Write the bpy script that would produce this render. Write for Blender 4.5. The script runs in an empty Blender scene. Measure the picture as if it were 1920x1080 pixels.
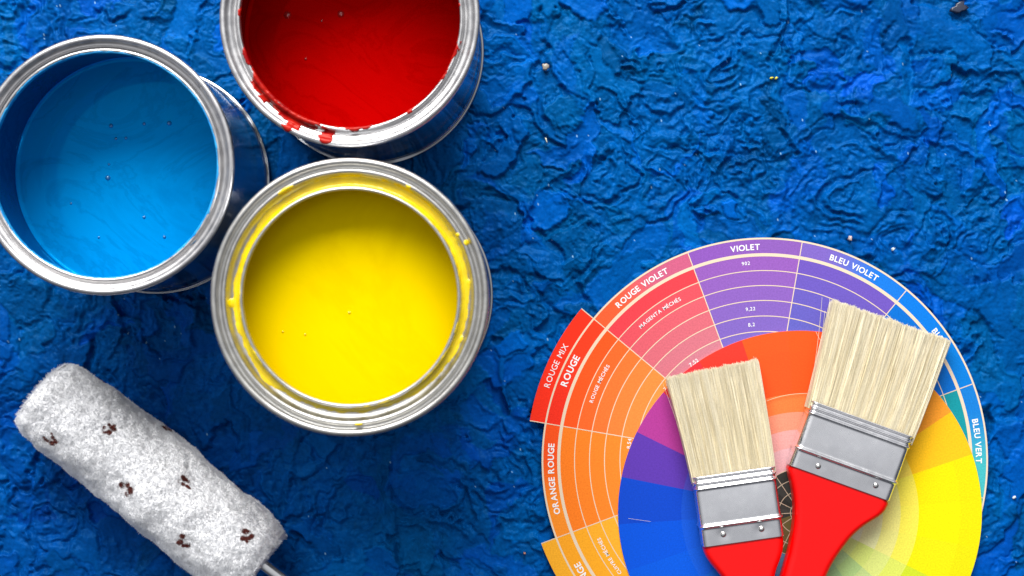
import bpy, math, random
import numpy as np
from mathutils import Vector, Matrix

random.seed(7)
rng = np.random.default_rng(11)
scene = bpy.context.scene
col = scene.collection

# ------------------------------------------------------------------ camera, light, exposure
CAM_H = 0.75                       # camera height above the table (m)
S = 0.487 / 1920.0                 # metres per photograph pixel on the table
cd = bpy.data.cameras.new("camera")
cam = bpy.data.objects.new("camera", cd)
col.objects.link(cam)
cam.location = (0, 0, CAM_H)
cd.sensor_width = 36.0
cd.lens = 36.0 * CAM_H / 0.487
cd.clip_start = 0.01
cd.clip_end = 20.0
cd.dof.use_dof = True
cd.dof.focus_distance = CAM_H - 0.006
cd.dof.aperture_fstop = 13.0
scene.camera = cam

world = bpy.data.worlds.new("World")
scene.world = world
world.use_nodes = True
bg = world.node_tree.nodes["Background"]
_nt = world.node_tree
_tc = _nt.nodes.new("ShaderNodeTexCoord")
_dot = _nt.nodes.new("ShaderNodeVectorMath"); _dot.operation = "DOT_PRODUCT"
_dot.inputs[1].default_value = Vector((-0.22, 0.62, 0.75)).normalized()
_rp = _nt.nodes.new("ShaderNodeValToRGB")          # a room bright on the window side, dim on the other
_rp.color_ramp.elements[0].position = 0.0
_rp.color_ramp.elements[0].color = (0.07, 0.075, 0.09, 1)
_rp.color_ramp.elements[1].position = 1.0
_rp.color_ramp.elements[1].color = (0.80, 0.82, 0.86, 1)
_e = _rp.color_ramp.elements.new(0.52); _e.color = (0.50, 0.515, 0.55, 1)
_nt.links.new(_tc.outputs["Generated"], _dot.inputs[0])
_nt.links.new(_dot.outputs["Value"], _rp.inputs[0])
_nt.links.new(_rp.outputs[0], bg.inputs[0])
bg.inputs[1].default_value = 1.02


def area(name, loc, target, sx, sy, power, colr=(1, 1, 1)):
    ld = bpy.data.lights.new(name, "AREA")
    ld.shape = "RECTANGLE"
    ld.size, ld.size_y = sx, sy
    ld.energy = power
    ld.color = colr
    o = bpy.data.objects.new(name, ld)
    col.objects.link(o)
    o.location = loc
    d = Vector(target) - Vector(loc)
    o.rotation_euler = d.to_track_quat("-Z", "Y").to_euler()
    return o


area("window_light", (-0.25, 1.62, 1.28), (0.03, 0, 0), 1.8, 1.2, 92.0, (1.0, 0.985, 0.96))

scene.view_settings.view_transform = "Standard"
scene.view_settings.look = "None"
scene.view_settings.gamma = 1.0
scene.view_settings.exposure = 0.0
scene.view_settings.use_curve_mapping = False
scene.render.engine = "CYCLES"
scene.cycles.max_bounces = 14
scene.cycles.diffuse_bounces = 8
scene.cycles.glossy_bounces = 5
scene.cycles.caustics_reflective = False
scene.cycles.sample_clamp_indirect = 4.0


def W(px, py, z=0.0):
    """Point of the scene at height z that the photograph shows at px, py."""
    f = (CAM_H - z) / CAM_H * S
    return Vector(((px - 960) * f, (540 - py) * f, z))


# ------------------------------------------------------------------ helpers
def lin(r, g, b):
    """8 bit screen colour to linear."""
    def f(c):
        c /= 255.0
        return c / 12.92 if c <= 0.04045 else ((c + 0.055) / 1.055) ** 2.4
    return (f(r), f(g), f(b))


def tag(o, label=None, cat=None, group=None, kind=None):
    if label: o["label"] = label
    if cat: o["category"] = cat
    if group: o["group"] = group
    if kind: o["kind"] = kind
    return o


def empty(name, loc, rz=0.0):
    o = bpy.data.objects.new(name, None)
    o.empty_display_size = 0.02
    col.objects.link(o)
    o.location = loc
    o.rotation_euler = (0, 0, rz)
    return o


def link(name, me, parent=None, mat=None):
    o = bpy.data.objects.new(name, me)
    col.objects.link(o)
    if parent: o.parent = parent
    if mat: me.materials.append(mat)
    return o


def mesh(name, V, F, mat=None, parent=None, smooth=True, colors=None):
    """One mesh object; V (n,3), F list or (m,k) array, colors per vertex."""
    me = bpy.data.meshes.new(name)
    if isinstance(F, np.ndarray):
        V = np.asarray(V, dtype=np.float32)
        n, k = F.shape
        me.vertices.add(len(V))
        me.vertices.foreach_set("co", V.ravel())
        me.loops.add(n * k)
        me.loops.foreach_set("vertex_index", F.astype(np.int32).ravel())
        me.polygons.add(n)
        me.polygons.foreach_set("loop_start", np.arange(0, n * k, k, dtype=np.int32))
        me.polygons.foreach_set("loop_total", np.full(n, k, dtype=np.int32))
        me.update(calc_edges=True)
        me.validate()
    else:
        me.from_pydata([tuple(v) for v in V], [], F)
        me.update()
    if smooth:
        me.polygons.foreach_set("use_smooth", np.ones(len(me.polygons), dtype=bool))
    if colors is not None:
        a = me.color_attributes.new("Col", "FLOAT_COLOR", "POINT")
        c = np.ones((len(V), 4), dtype=np.float32)
        c[:, :3] = colors
        a.data.foreach_set("color", c.ravel())
    return link(name, me, parent, mat)


def grid_faces(nu, nv, wrap_u=False):
    """Quads of a (nu, nv) vertex grid, index = i*nv + j."""
    iu = np.arange(nu if wrap_u else nu - 1)
    jv = np.arange(nv - 1)
    I, J = np.meshgrid(iu, jv, indexing="ij")
    I2 = (I + 1) % nu
    return np.stack([I * nv + J, I2 * nv + J, I2 * nv + J + 1, I * nv + J + 1], -1).reshape(-1, 4)


def arc(cx, cz, r, a0, a1, n=10):
    return [(cx + r * math.cos(math.radians(a0 + (a1 - a0) * i / n)),
             cz + r * math.sin(math.radians(a0 + (a1 - a0) * i / n))) for i in range(n + 1)]


def densify(pts, step):
    out = [pts[0]]
    for a, b in zip(pts[:-1], pts[1:]):
        d = math.hypot(b[0] - a[0], b[1] - a[1])
        n = max(1, int(d / step))
        for i in range(1, n + 1):
            out.append((a[0] + (b[0] - a[0]) * i / n, a[1] + (b[1] - a[1]) * i / n))
    return out


def lathe(name, prof_mm, mat, parent, seg=192):
    p = np.array(prof_mm) * 0.001
    th = np.linspace(0, 2 * np.pi, seg, endpoint=False)
    r, z = p[:, 0], p[:, 1]
    V = np.stack([np.cos(th)[:, None] * r[None], np.sin(th)[:, None] * r[None],
                  np.broadcast_to(z, (seg, len(z)))], -1).reshape(-1, 3)
    return mesh(name, V, grid_faces(seg, len(z), True), mat, parent)


def tube(path, rad, sides=8, cap=True):
    """V, F of a round tube along a path."""
    P = [Vector(p) for p in path]
    V, F = [], []
    up = Vector((0, 0, 1))
    for i, p in enumerate(P):
        t = (P[min(i + 1, len(P) - 1)] - P[max(i - 1, 0)]).normalized()
        ref = up if abs(t.dot(up)) < 0.95 else Vector((1, 0, 0))
        a = t.cross(ref).normalized()
        b = a.cross(t).normalized()
        r = rad[i] if hasattr(rad, "__len__") else rad
        for k in range(sides):
            w = 2 * math.pi * k / sides
            V.append(p + a * (r * math.cos(w)) + b * (r * math.sin(w)))
    for i in range(len(P) - 1):
        for k in range(sides):
            k2 = (k + 1) % sides
            F.append((i * sides + k, i * sides + k2, (i + 1) * sides + k2, (i + 1) * sides + k))
    if cap:
        F.append(tuple(range(sides - 1, -1, -1)))
        F.append(tuple((len(P) - 1) * sides + k for k in range(sides)))
    return V, F


# ------------------------------------------------------------------ numpy noise
def spectral(ny, nx, wl_y, wl_x, power=1.0, seed=0):
    """Smooth noise (ny, nx), zero mean, unit deviation; wl = feature sizes in cells."""
    g = np.random.default_rng(seed)
    w = np.fft.rfft2(g.standard_normal((ny, nx)))
    fy = np.fft.fftfreq(ny)[:, None] * wl_y
    fx = np.fft.rfftfreq(nx)[None, :] * wl_x
    k2 = fy * fy + fx * fx
    w *= 1.0 / (1.0 + k2 * 4.0) ** (power)
    w[0, 0] = 0
    n = np.fft.irfft2(w, (ny, nx))
    return n / n.std()


def sstep(a, b, x):
    t = np.clip((x - a) / (b - a), 0, 1)
    return t * t * (3 - 2 * t)


# ------------------------------------------------------------------ materials
def mat_new(name):
    m = bpy.data.materials.new(name)
    m.use_nodes = True
    nt = m.node_tree
    return m, nt, nt.nodes["Principled BSDF"]


def add(nt, kind, **kw):
    n = nt.nodes.new(kind)
    for k, v in kw.items(): setattr(n, k, v)
    return n


def noise(nt, scale, detail=4, rough=0.55, vec=None, dist=0.0):
    n = add(nt, "ShaderNodeTexNoise")
    n.inputs["Scale"].default_value = scale
    n.inputs["Detail"].default_value = detail
    n.inputs["Roughness"].default_value = rough
    n.inputs["Distortion"].default_value = dist
    if vec is None:
        tc = add(nt, "ShaderNodeTexCoord")
        vec = tc.outputs["Object"]
    nt.links.new(vec, n.inputs["Vector"])
    return n


def ramp(nt, fac, stops):
    r = add(nt, "ShaderNodeValToRGB")
    e = r.color_ramp.elements
    while len(e) < len(stops): e.new(0.5)
    for el, (p, c) in zip(e, stops):
        el.position = p
        el.color = (*c, 1) if len(c) == 3 else c
    nt.links.new(fac, r.inputs[0])
    return r


def bump(nt, height, bsdf, strength, dist):
    b = add(nt, "ShaderNodeBump")
    b.inputs["Strength"].default_value = strength
    b.inputs["Distance"].default_value = dist
    nt.links.new(height, b.inputs["Height"])
    nt.links.new(b.outputs[0], bsdf.inputs["Normal"])
    return b


def g3(v): return (v, v, v)


def mat_attr(name, rough=0.6, spec=0.3, nscale=900, namt=0.08, bump_s=0.15, bump_d=0.0003):
    """Base colour from the mesh's own colour layer, broken up by fine noise."""
    m, nt, b = mat_new(name)
    a = add(nt, "ShaderNodeVertexColor", layer_name="Col")
    n = noise(nt, nscale, 3)
    r = ramp(nt, n.outputs[0], [(0.3, g3(1 - namt)), (0.7, g3(1 + namt))])
    mx = add(nt, "ShaderNodeMix", data_type="RGBA", blend_type="MULTIPLY")
    mx.inputs[0].default_value = 1.0
    nt.links.new(a.outputs[0], mx.inputs[6])
    nt.links.new(r.outputs[0], mx.inputs[7])
    nt.links.new(mx.outputs[2], b.inputs["Base Color"])
    b.inputs["Roughness"].default_value = rough
    b.inputs["Specular IOR Level"].default_value = spec
    if bump_s: bump(nt, n.outputs[0], b, bump_s, bump_d)
    return m


def mat_metal(name, base=0.62, rough=0.24, tint=(1, 1, 1), nscale=60, var=0.1, mbump=0.05):
    m, nt, b = mat_new(name)
    b.inputs["Metallic"].default_value = 1.0
    n = noise(nt, nscale, 6, 0.65)
    c0 = tuple(base * (1 - var) * t for t in tint)
    c1 = tuple(base * (1 + var) * t for t in tint)
    r = ramp(nt, n.outputs[0], [(0.35, c0), (0.65, c1)])
    nt.links.new(r.outputs[0], b.inputs["Base Color"])
    n2 = noise(nt, nscale * 6, 5, 0.6)
    r2 = ramp(nt, n2.outputs[0], [(0.3, g3(rough * 0.75)), (0.7, g3(rough * 1.35))])
    nt.links.new(r2.outputs[0], b.inputs["Roughness"])
    bump(nt, n2.outputs[0], b, mbump, 0.0003)
    return m


def mat_paint(name, c0, c1, rough=0.1, scale=16, dist=3.5, spec=0.5):
    """Wet paint: faint marbled streaks in the pigment, level glossy surface."""
    m, nt, b = mat_new(name)
    n = noise(nt, scale, 8, 0.62, dist=dist)
    r = ramp(nt, n.outputs[0], [(0.30, c0), (0.47, c1), (0.52, c0), (0.56, c1), (0.75, c1)])
    nt.links.new(r.outputs[0], b.inputs["Base Color"])
    b.inputs["Roughness"].default_value = rough
    b.inputs["Specular IOR Level"].default_value = spec
    b.inputs["Specular Tint"].default_value = (*[min(1.0, x * 1.3) for x in c1], 1)
    n2 = noise(nt, 40, 2)
    bump(nt, n2.outputs[0], b, 0.05, 0.001)
    return m


M_TIN = mat_metal("tin_plate", 0.54, 0.36, (1, 0.985, 0.99), 40, 0.06)
M_TIN_Y = mat_metal("tin_plate_warm", 0.54, 0.36, (1, 0.98, 0.93), 40, 0.06)
M_BODY = mat_metal("can_body_tin", 0.55, 0.16, (0.95, 0.97, 1), 30, 0.1)
M_FERRULE = mat_metal("ferrule_steel", 0.84, 0.25, (1, 0.99, 1), 40, 0.09, 0.006)
M_RIVET = mat_metal("rivet_steel", 0.8, 0.15, (1, 0.97, 0.92), 200, 0.05)
M_ROD = mat_metal("rod_steel", 0.75, 0.16, (1, 1, 1), 80, 0.05)
M_BLUE = mat_paint("blue_paint", (0.0, 0.27, 0.70), (0.0, 0.33, 0.82), 0.06, 14, 3.0, 0.9)
M_RED = mat_paint("red_paint", (0.46, 0.0, 0.0), (0.54, 0.0005, 0.0005), 0.06, 16, 3.0, 0.8)
M_YELLOW = mat_paint("yellow_paint", (0.80, 0.56, 0.0), (0.84, 0.60, 0.0), 0.14, 8, 1.0, 0.4)

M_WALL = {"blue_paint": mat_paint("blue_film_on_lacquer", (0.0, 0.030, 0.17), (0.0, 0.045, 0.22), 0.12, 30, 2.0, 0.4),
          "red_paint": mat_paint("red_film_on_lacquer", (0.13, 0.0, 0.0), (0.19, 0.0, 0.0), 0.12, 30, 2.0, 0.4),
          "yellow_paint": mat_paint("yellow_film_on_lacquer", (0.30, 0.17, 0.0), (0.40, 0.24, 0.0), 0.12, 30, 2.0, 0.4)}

# ------------------------------------------------------------------ the painted table top
# Thick paint laid on in overlapping dabs of a knife: every dab levels what lies under it,
# leaves a ridge along its edges and streaks along its stroke, and has its own pigment mix.
RES = 0.0005
HX, HY = 0.325, 0.205
nx, ny = int(2 * HX / RES) + 1, int(2 * HY / RES) + 1
gx = np.linspace(-HX, HX, nx)
gy = np.linspace(-HY, HY, ny)
mm = 1.0 / (RES * 1000)            # cells per mm
H = spectral(ny, nx, 30 * mm, 30 * mm, 1.5, 1) * 0.0005
C = np.zeros((ny, nx), dtype=np.float64)        # 0 teal blue ... 1 cobalt
K = np.zeros((ny, nx), dtype=np.float64)        # depth of the pigment
SM = np.zeros((ny, nx), dtype=np.float64)       # smoothness
C += 0.35
warp1x, warp1y = spectral(ny, nx, 9 * mm, 9 * mm, 1.3, 2), spectral(ny, nx, 9 * mm, 9 * mm, 1.3, 3)
warp2x, warp2y = spectral(ny, nx, 2.2 * mm, 2.2 * mm, 1.1, 4), spectral(ny, nx, 2.2 * mm, 2.2 * mm, 1.1, 5)
flow = spectral(ny, nx, 90 * mm, 90 * mm, 1.6, 6) * 1.5 + 0.3
T = 1024
streak = spectral(T, T, 3, 60, 0.9, 8)          # long streaks along x
lumps = spectral(T, T, 10, 20, 0.9, 9)
swirls = [(1605, 365, 150), (1240, 180, 70), (1450, 345, 60), (1560, 90, 110), (1130, 330, 90),
          (1820, 200, 90), (1330, 60, 80), (1700, 460, 80), (930, 900, 100), (640, 950, 120), (90, 980, 90)]
for _ in range(16):
    swirls.append((rng.uniform(-150, 2070), rng.uniform(-150, 1230), rng.uniform(50, 120)))
sw = [(W(a, b).x, W(a, b).y, c * S) for a, b, c in swirls]
GX0, GY0 = np.meshgrid(gx, gy)
NDAB = 1500
for i in range(NDAB):
    big = i < NDAB * 0.55
    cx, cy = rng.uniform(-HX, HX), rng.uniform(-HY, HY)
    a = 0.5 * rng.uniform(0.022, 0.070) * (1.0 if big else 0.6)
    b = 0.5 * rng.uniform(0.009, 0.025) * (1.0 if big else 0.65)
    ii, jj = int((cy + HY) / RES), int((cx + HX) / RES)
    ang = flow[min(ii, ny - 1), min(jj, nx - 1)] + rng.normal(0, 0.45)
    curv = rng.normal(0, 18.0)
    for sx_, sy_, sr_ in sw:
        dx, dy = cx - sx_, cy - sy_
        d = math.hypot(dx, dy)
        if d < sr_:
            ang = math.atan2(dy, dx) + math.pi / 2 + rng.normal(0, 0.15)
            curv = 0.5 / max(d, 0.006)
            b *= 0.6
            break
    R = a + b + 0.004
    i0, i1 = max(0, int((cy - R + HY) / RES)), min(ny, int((cy + R + HY) / RES) + 1)
    j0, j1 = max(0, int((cx - R + HX) / RES)), min(nx, int((cx + R + HX) / RES) + 1)
    if i1 - i0 < 3 or j1 - j0 < 3: continue
    sl = (slice(i0, i1), slice(j0, j1))
    X = gx[None, j0:j1] - cx + warp1x[sl] * 0.0016 + warp2x[sl] * 0.00030
    Y = gy[i0:i1, None] - cy + warp1y[sl] * 0.0016 + warp2y[sl] * 0.00030
    ca, sa = math.cos(ang), math.sin(ang)
    u = X * ca + Y * sa
    v = -X * sa + Y * ca
    v = v + curv * u * u
    q = 1.0 - (np.abs(u / a) ** 3 + np.abs(v / b) ** 3)
    m_ = sstep(0.0, 0.16, q)
    if m_.max() <= 0: continue
    wsum = m_.sum()
    base = (H[sl] * m_).sum() / wsum
    kind = rng.random()
    smooth = kind < 0.36
    tu = (u / RES * 1.0 + rng.integers(0, T)).astype(int) % T
    tv = (v / RES * 1.6 + rng.integers(0, T)).astype(int) % T
    amp = 0.00005 if smooth else rng.uniform(0.00012, 0.00028)
    z = base * 0.8 + rng.normal(0.0001, 0.00036)
    z = z + rng.normal(0, 0.0008) * (u / a) * 0.6 + rng.normal(0, 0.0005) * (v / b)
    z = z + streak[tv, tu] * amp + lumps[tv, tu] * amp * 0.35
    ridge = np.exp(-((np.abs(v / b) - 0.82) / 0.13) ** 2) * rng.uniform(0, 0.0005)
    lip = np.exp(-(((u / a) - 0.86) / 0.10) ** 2) * rng.uniform(0, 0.0006)
    z = z + ridge + lip
    keep = 0.15 if smooth else rng.uniform(0.1, 0.6)
    mh = m_ * (1 - keep)
    H[sl] = H[sl] * (1 - mh) + z * mh
    al = m_ * (rng.uniform(0.5, 0.95) if smooth else rng.uniform(0.2, 0.8))
    cv = rng.choice([0.2, 0.45, 0.6, 0.8, 1.0]) if smooth else rng.choice([0.1, 0.25, 0.4, 0.5])
    C[sl] = C[sl] * (1 - al) + cv * al
    kv = rng.normal(0.05, 0.24) if smooth else rng.normal(-0.05, 0.22)
    K[sl] = K[sl] * (1 - al) + kv * al
    SM[sl] = SM[sl] * (1 - m_) + (1.0 if smooth else 0.0) * m_
# narrow furrows and ridges dragged through the wet paint
for i in range(750):
    cx, cy = rng.uniform(-HX, HX), rng.uniform(-HY, HY)
    if i % 3 == 0:
        sx_, sy_, sr_ = sw[rng.integers(len(sw))]
        t_, q_ = rng.uniform(0, 2 * np.pi), sr_ * math.sqrt(rng.uniform(0.02, 1))
        cx, cy = sx_ + q_ * math.cos(t_), sy_ + q_ * math.sin(t_)
    if abs(cx) > HX or abs(cy) > HY: continue
    a = 0.5 * rng.uniform(0.010, 0.040)
    b = 0.5 * rng.uniform(0.0014, 0.0034)
    ii, jj = int((cy + HY) / RES), int((cx + HX) / RES)
    ang = flow[min(ii, ny - 1), min(jj, nx - 1)] + rng.normal(0, 0.5)
    curv = rng.normal(0, 20.0)
    for sx_, sy_, sr_ in sw:
        dx, dy = cx - sx_, cy - sy_
        d = math.hypot(dx, dy)
        if d < sr_:
            ang = math.atan2(dy, dx) + math.pi / 2 + rng.normal(0, 0.12)
            curv = 0.5 / max(d, 0.006)
            a = min(a, d * 0.8)
            break
    R = a + 0.006
    i0, i1 = max(0, int((cy - R + HY) / RES)), min(ny, int((cy + R + HY) / RES) + 1)
    j0, j1 = max(0, int((cx - R + HX) / RES)), min(nx, int((cx + R + HX) / RES) + 1)
    if i1 - i0 < 3 or j1 - j0 < 3: continue
    sl = (slice(i0, i1), slice(j0, j1))
    X = gx[None, j0:j1] - cx + warp1x[sl] * 0.0010 + warp2x[sl] * 0.0005
    Y = gy[i0:i1, None] - cy + warp1y[sl] * 0.0010 + warp2y[sl] * 0.0005
    ca, sa = math.cos(ang), math.sin(ang)
    u = X * ca + Y * sa
    v = -X * sa + Y * ca + curv * u * u
    e_ = np.clip(1 - (u / a) ** 2, 0, 1)
    amp = rng.uniform(0.0003, 0.0011)
    prof_ = np.exp(-(v / b) ** 2) - 0.7 * np.exp(-((v - 1.6 * b) / (0.9 * b)) ** 2)
    H[sl] += amp * e_ * prof_ * (1 if rng.random() < 0.6 else -1)
# combed swirls
comb = spectral(1, 4096, 1, 9, 0.9, 70)[0]
for si, (sx_, sy_, sr_) in enumerate(sw):
    X = GX0 - sx_ + warp1x * 0.0020 + warp2x * 0.0004
    Y = GY0 - sy_ + warp1y * 0.0020 + warp2y * 0.0004
    d = np.hypot(X, Y * rng.uniform(0.9, 1.4))
    an = np.arctan2(Y, X)
    a0 = rng.uniform(0, 2 * np.pi)
    w_ = sstep(1.05, 0.75, d / sr_) * sstep(-0.9, -0.1, np.cos(an - a0) + 0.25 * warp1x)
    z = comb[((d / RES * 1.0).astype(int) + 300 * si) % 4096] * 0.00042 + 0.00030 * np.sin(d / 0.00085 + 1.6 * warp1y)
    w_ = 0.8 * w_
    H = H * (1 - w_) + (z - 0.0001) * w_
fine = spectral(ny, nx, 1.3 * mm, 1.3 * mm, 1.0, 20)
fine2 = spectral(ny, nx, 3.0 * mm, 3.0 * mm, 1.2, 21)
H += (fine * 0.00002 + fine2 * 0.00005) * (1 - 0.8 * SM)
lo = H.mean() - 2.2 * H.std()
H = (H - H.mean())
top = 0.0002
H = np.where(H > 0, 0.0011 * np.tanh(H / 0.0011), H) * 2.1 - 0.0017
B_ = (H + 0.5 * (np.roll(H, 1, 0) + np.roll(H, -1, 0))) / 2          # wet paint rounds its edges off
B_ = (B_ + 0.5 * (np.roll(B_, 1, 1) + np.roll(B_, -1, 1))) / 2
H = 0.25 * H + 0.75 * B_ + fine * 0.000035 * (1 - 0.6 * SM)
H = np.clip(H * 1.1, -0.0058, top)
# colours of the pigments
teal = np.array([0.0, 0.072, 0.215])
cobalt = np.array([0.0, 0.072, 0.38])
ultra = np.array([0.0005, 0.036, 0.32])
GX, GY = np.meshgrid(gx, gy)
mixu = sstep(-0.4, 1.2, spectral(ny, nx, 45 * mm, 45 * mm, 1.5, 30))[..., None] * 0.55
c2 = cobalt * (1 - mixu) + ultra * mixu
rgb = teal * (1 - C[..., None]) + c2 * C[..., None]
ll_shade = sstep(0.35, 1.0, 1 - np.hypot((GX + 0.17) / 0.26, (GY + 0.085) / 0.16))[..., None]   # deeper ultramarine here, with the tins' shade put into the colour
rgb = rgb * (1 - 0.5 * ll_shade) + ultra * 0.62 * ll_shade * 0.5
rgb = rgb * np.exp(np.clip(K, -1.1, 0.6) * 0.75)[..., None]
rgb *= (1 + 0.10 * fine2 * (1 - 0.6 * SM))[..., None].clip(0.6, 1.4)
# pale specks scattered over the paint
sp = rng.random((ny, nx)) < 0.00035
sp2 = sp | np.roll(sp, 1, 0) & (rng.random((ny, nx)) < 0.5)
rgb[sp2] = np.array([0.22, 0.42, 0.62])
V = np.stack([GX, GY, H], -1).reshape(-1, 3)
Fg = grid_faces(ny, nx)[:, ::-1].copy()

M_TABLE, nt, b = mat_new("thick_blue_paint")
a = add(nt, "ShaderNodeVertexColor", layer_name="Col")
n = noise(nt, 700, 5, 0.6)
r = ramp(nt, n.outputs[0], [(0.3, g3(0.82)), (0.7, g3(1.15))])
mx = add(nt, "ShaderNodeMix", data_type="RGBA", blend_type="MULTIPLY")
mx.inputs[0].default_value = 1.0
nt.links.new(a.outputs[0], mx.inputs[6]); nt.links.new(r.outputs[0], mx.inputs[7])
nt.links.new(mx.outputs[2], b.inputs["Base Color"])
b.inputs["Roughness"].default_value = 0.42
b.inputs["Specular IOR Level"].default_value = 0.18
b.inputs["Specular Tint"].default_value = (0.10, 0.5, 1.0, 1)
bump(nt, n.outputs[0], b, 0.32, 0.0003)
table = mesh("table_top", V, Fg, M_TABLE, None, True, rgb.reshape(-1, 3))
tag(table, kind="structure")
del V, Fg


# ------------------------------------------------------------------ paint cans
def rim_profile(Hc, lip, kind):
    if kind == "narrow":
        p = [(52.0, Hc - 7.0), (52.0, Hc - 4.2), (52.6, Hc - 3.2)]
        p += arc(52.6, Hc - 1.4, 1.4, -60, 140, 16)
        p += [(50.9, Hc - 1.3), (50.3, Hc - 1.6)]
        p += arc(49.9, Hc - 1.2, 0.5, -40, -140, 4)[1:-1]
        p += [(lip + 3.2, Hc - 2.9), (lip + 2.5, Hc - 3.3), (lip + 1.9, Hc - 3.0)]
        p += arc(lip + 0.75, Hc - 2.0, 0.75, 20, 180, 10)
        p += [(lip, Hc - 4.0), (lip + 0.3, Hc - 5.2), (lip + 1.6, Hc - 5.8), (51.0, Hc - 7.2), (51.6, Hc - 9)]
    else:
        p = [(52.0, Hc - 7.0), (52.0, Hc - 4.2), (52.7, Hc - 3.0)]
        p += arc(52.7, Hc - 1.3, 1.3, -60, 150, 16)
        p += arc(50.6, Hc - 1.3, 0.9, -40, -140, 6)
        p += arc(49.0, Hc - 1.7, 1.0, 60, 180, 10)
        p += [(47.6, Hc - 3.4), (47.0, Hc - 4.4), (45.6, Hc - 5.0), (44.4, Hc - 5.0), (43.4, Hc - 4.2)]
        p += arc(lip + 0.7, Hc - 2.6, 0.7, 10, 180, 10)
        p += [(lip, Hc - 4.4), (lip + 0.3, Hc - 5.4), (lip + 2, Hc - 6.2), (50.8, Hc - 8.5), (51.6, Hc - 11)]
    return p


def smear(name, prof, mask_fn, mat, parent, seg=900, thick=0.5):
    """Paint lying on the rim: follows the rim where mask > 0, dips out of sight elsewhere."""
    p = np.array(densify(prof, 0.22))
    t = np.gradient(p, axis=0)
    nrm = np.stack([t[:, 1], -t[:, 0]], -1)
    nrm /= np.linalg.norm(nrm, axis=1, keepdims=True) + 1e-9
    th = np.linspace(0, 2 * np.pi, seg, endpoint=False)
    n = len(p)
    mk = mask_fn(th[:, None], p[None, :, 0], p[None, :, 1], n)
    off = np.where(mk > 0, thick * np.sqrt(np.clip(mk, 0, 1)), -0.25)
    rr = p[None, :, 0] + nrm[None, :, 0] * off
    zz = p[None, :, 1] + nrm[None, :, 1] * off
    V = np.stack([np.cos(th)[:, None] * rr, np.sin(th)[:, None] * rr, zz], -1).reshape(-1, 3) * 0.001
    F = grid_faces(seg, n, True)
    keep = (mk.reshape(-1)[F] > 0).any(axis=1)
    F = F[keep]
    used, inv = np.unique(F, return_inverse=True)
    return mesh(name, V[used], inv.reshape(F.shape), mat, parent)


def ring_noise(seg, n, wl_t, wl_s, seed):
    return spectral(seg, n, wl_t, wl_s, 1.2, seed)


def paint_can(cx_px, cy_px, Hc, lip, kind, level, paint_mat, rim_mat, label, bubbles, smear_fn, smear_mat, smear_thick):
    c = W(cx_px, cy_px, 0)
    root = empty("paint_can", (c.x, c.y, -0.0002))
    tag(root, label, "paint can", "open paint cans")
    body = [(0, 1.6), (49.5, 1.4), (50.4, 0.2), (52.4, 0.0)] + arc(53.2, 0.95, 0.8, -70, 90, 8) + \
           [(52.6, 2.2), (52.0, 3.2), (52.0, Hc * 0.3)] + [(52.0, Hc - 6.5)]
    lathe("body", body, M_BODY, root)
    # inside wall, wetted by paint
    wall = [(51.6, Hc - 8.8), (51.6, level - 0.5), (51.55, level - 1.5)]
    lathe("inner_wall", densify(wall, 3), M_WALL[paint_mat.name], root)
    pr = rim_profile(Hc, lip, kind)
    lathe("rim", pr, rim_mat, root, 256)
    surf = [(51.6, level + 1.0), (51.2, level + 0.45), (50.6, level + 0.15), (49.6, level)] + \
           [(r_, level) for r_ in (44, 34, 24, 14, 7, 2.5, 0.0)]
    paint = lathe("paint", surf, paint_mat, root, 160)
    for k, (bx, by, br) in enumerate(bubbles):
        q = W(bx, by, level * 0.001)
        V, F = [], []
        prof = arc(0, 0, br, 0, 90, 5)
        for (r_, z_) in prof:
            for s in range(10):
                w_ = 2 * math.pi * s / 10
                V.append(((q.x - c.x) + r_ * 0.001 * math.cos(w_), (q.y - c.y) + r_ * 0.001 * math.sin(w_),
                          level * 0.001 + z_ * 0.00075))
        for i_ in range(len(prof) - 1):
            for s in range(10):
                s2 = (s + 1) % 10
                F.append((i_ * 10 + s, i_ * 10 + s2, (i_ + 1) * 10 + s2, (i_ + 1) * 10 + s))
        mesh("bubble", V, F, M_BUBBLE[paint_mat.name], paint)
    smear("paint_smear", pr, smear_fn, smear_mat, root, thick=smear_thick)
    return root


M_BUBBLE = {}
for nm, c_ in (("blue_paint", (0.02, 0.25, 0.6)), ("red_paint", (0.5, 0.02, 0.02)), ("yellow_paint", (0.8, 0.55, 0.0))):
    m, nt, b = mat_new(nm + "_bubble")
    b.inputs["Base Color"].default_value = (*c_, 1)
    n = noise(nt, 400)
    r = ramp(nt, n.outputs[0], [(0.3, tuple(x * 0.8 for x in c_)), (0.7, c_)])
    nt.links.new(r.outputs[0], b.inputs["Base Color"])
    b.inputs["Roughness"].default_value = 0.03
    b.inputs["Coat Weight"].default_value = 1.0
    M_BUBBLE[nm] = m


def wet(name, c0, c1, rough=0.18):
    m, nt, b = mat_new(name)
    n = noise(nt, 160, 4, 0.6)
    r = ramp(nt, n.outputs[0], [(0.35, c0), (0.65, c1)])
    nt.links.new(r.outputs[0], b.inputs["Base Color"])
    b.inputs["Roughness"].default_value = rough
    b.inputs["Coat Weight"].default_value = 0.3
    bump(nt, n.outputs[0], b, 0.2, 0.0006)
    return m


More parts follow.
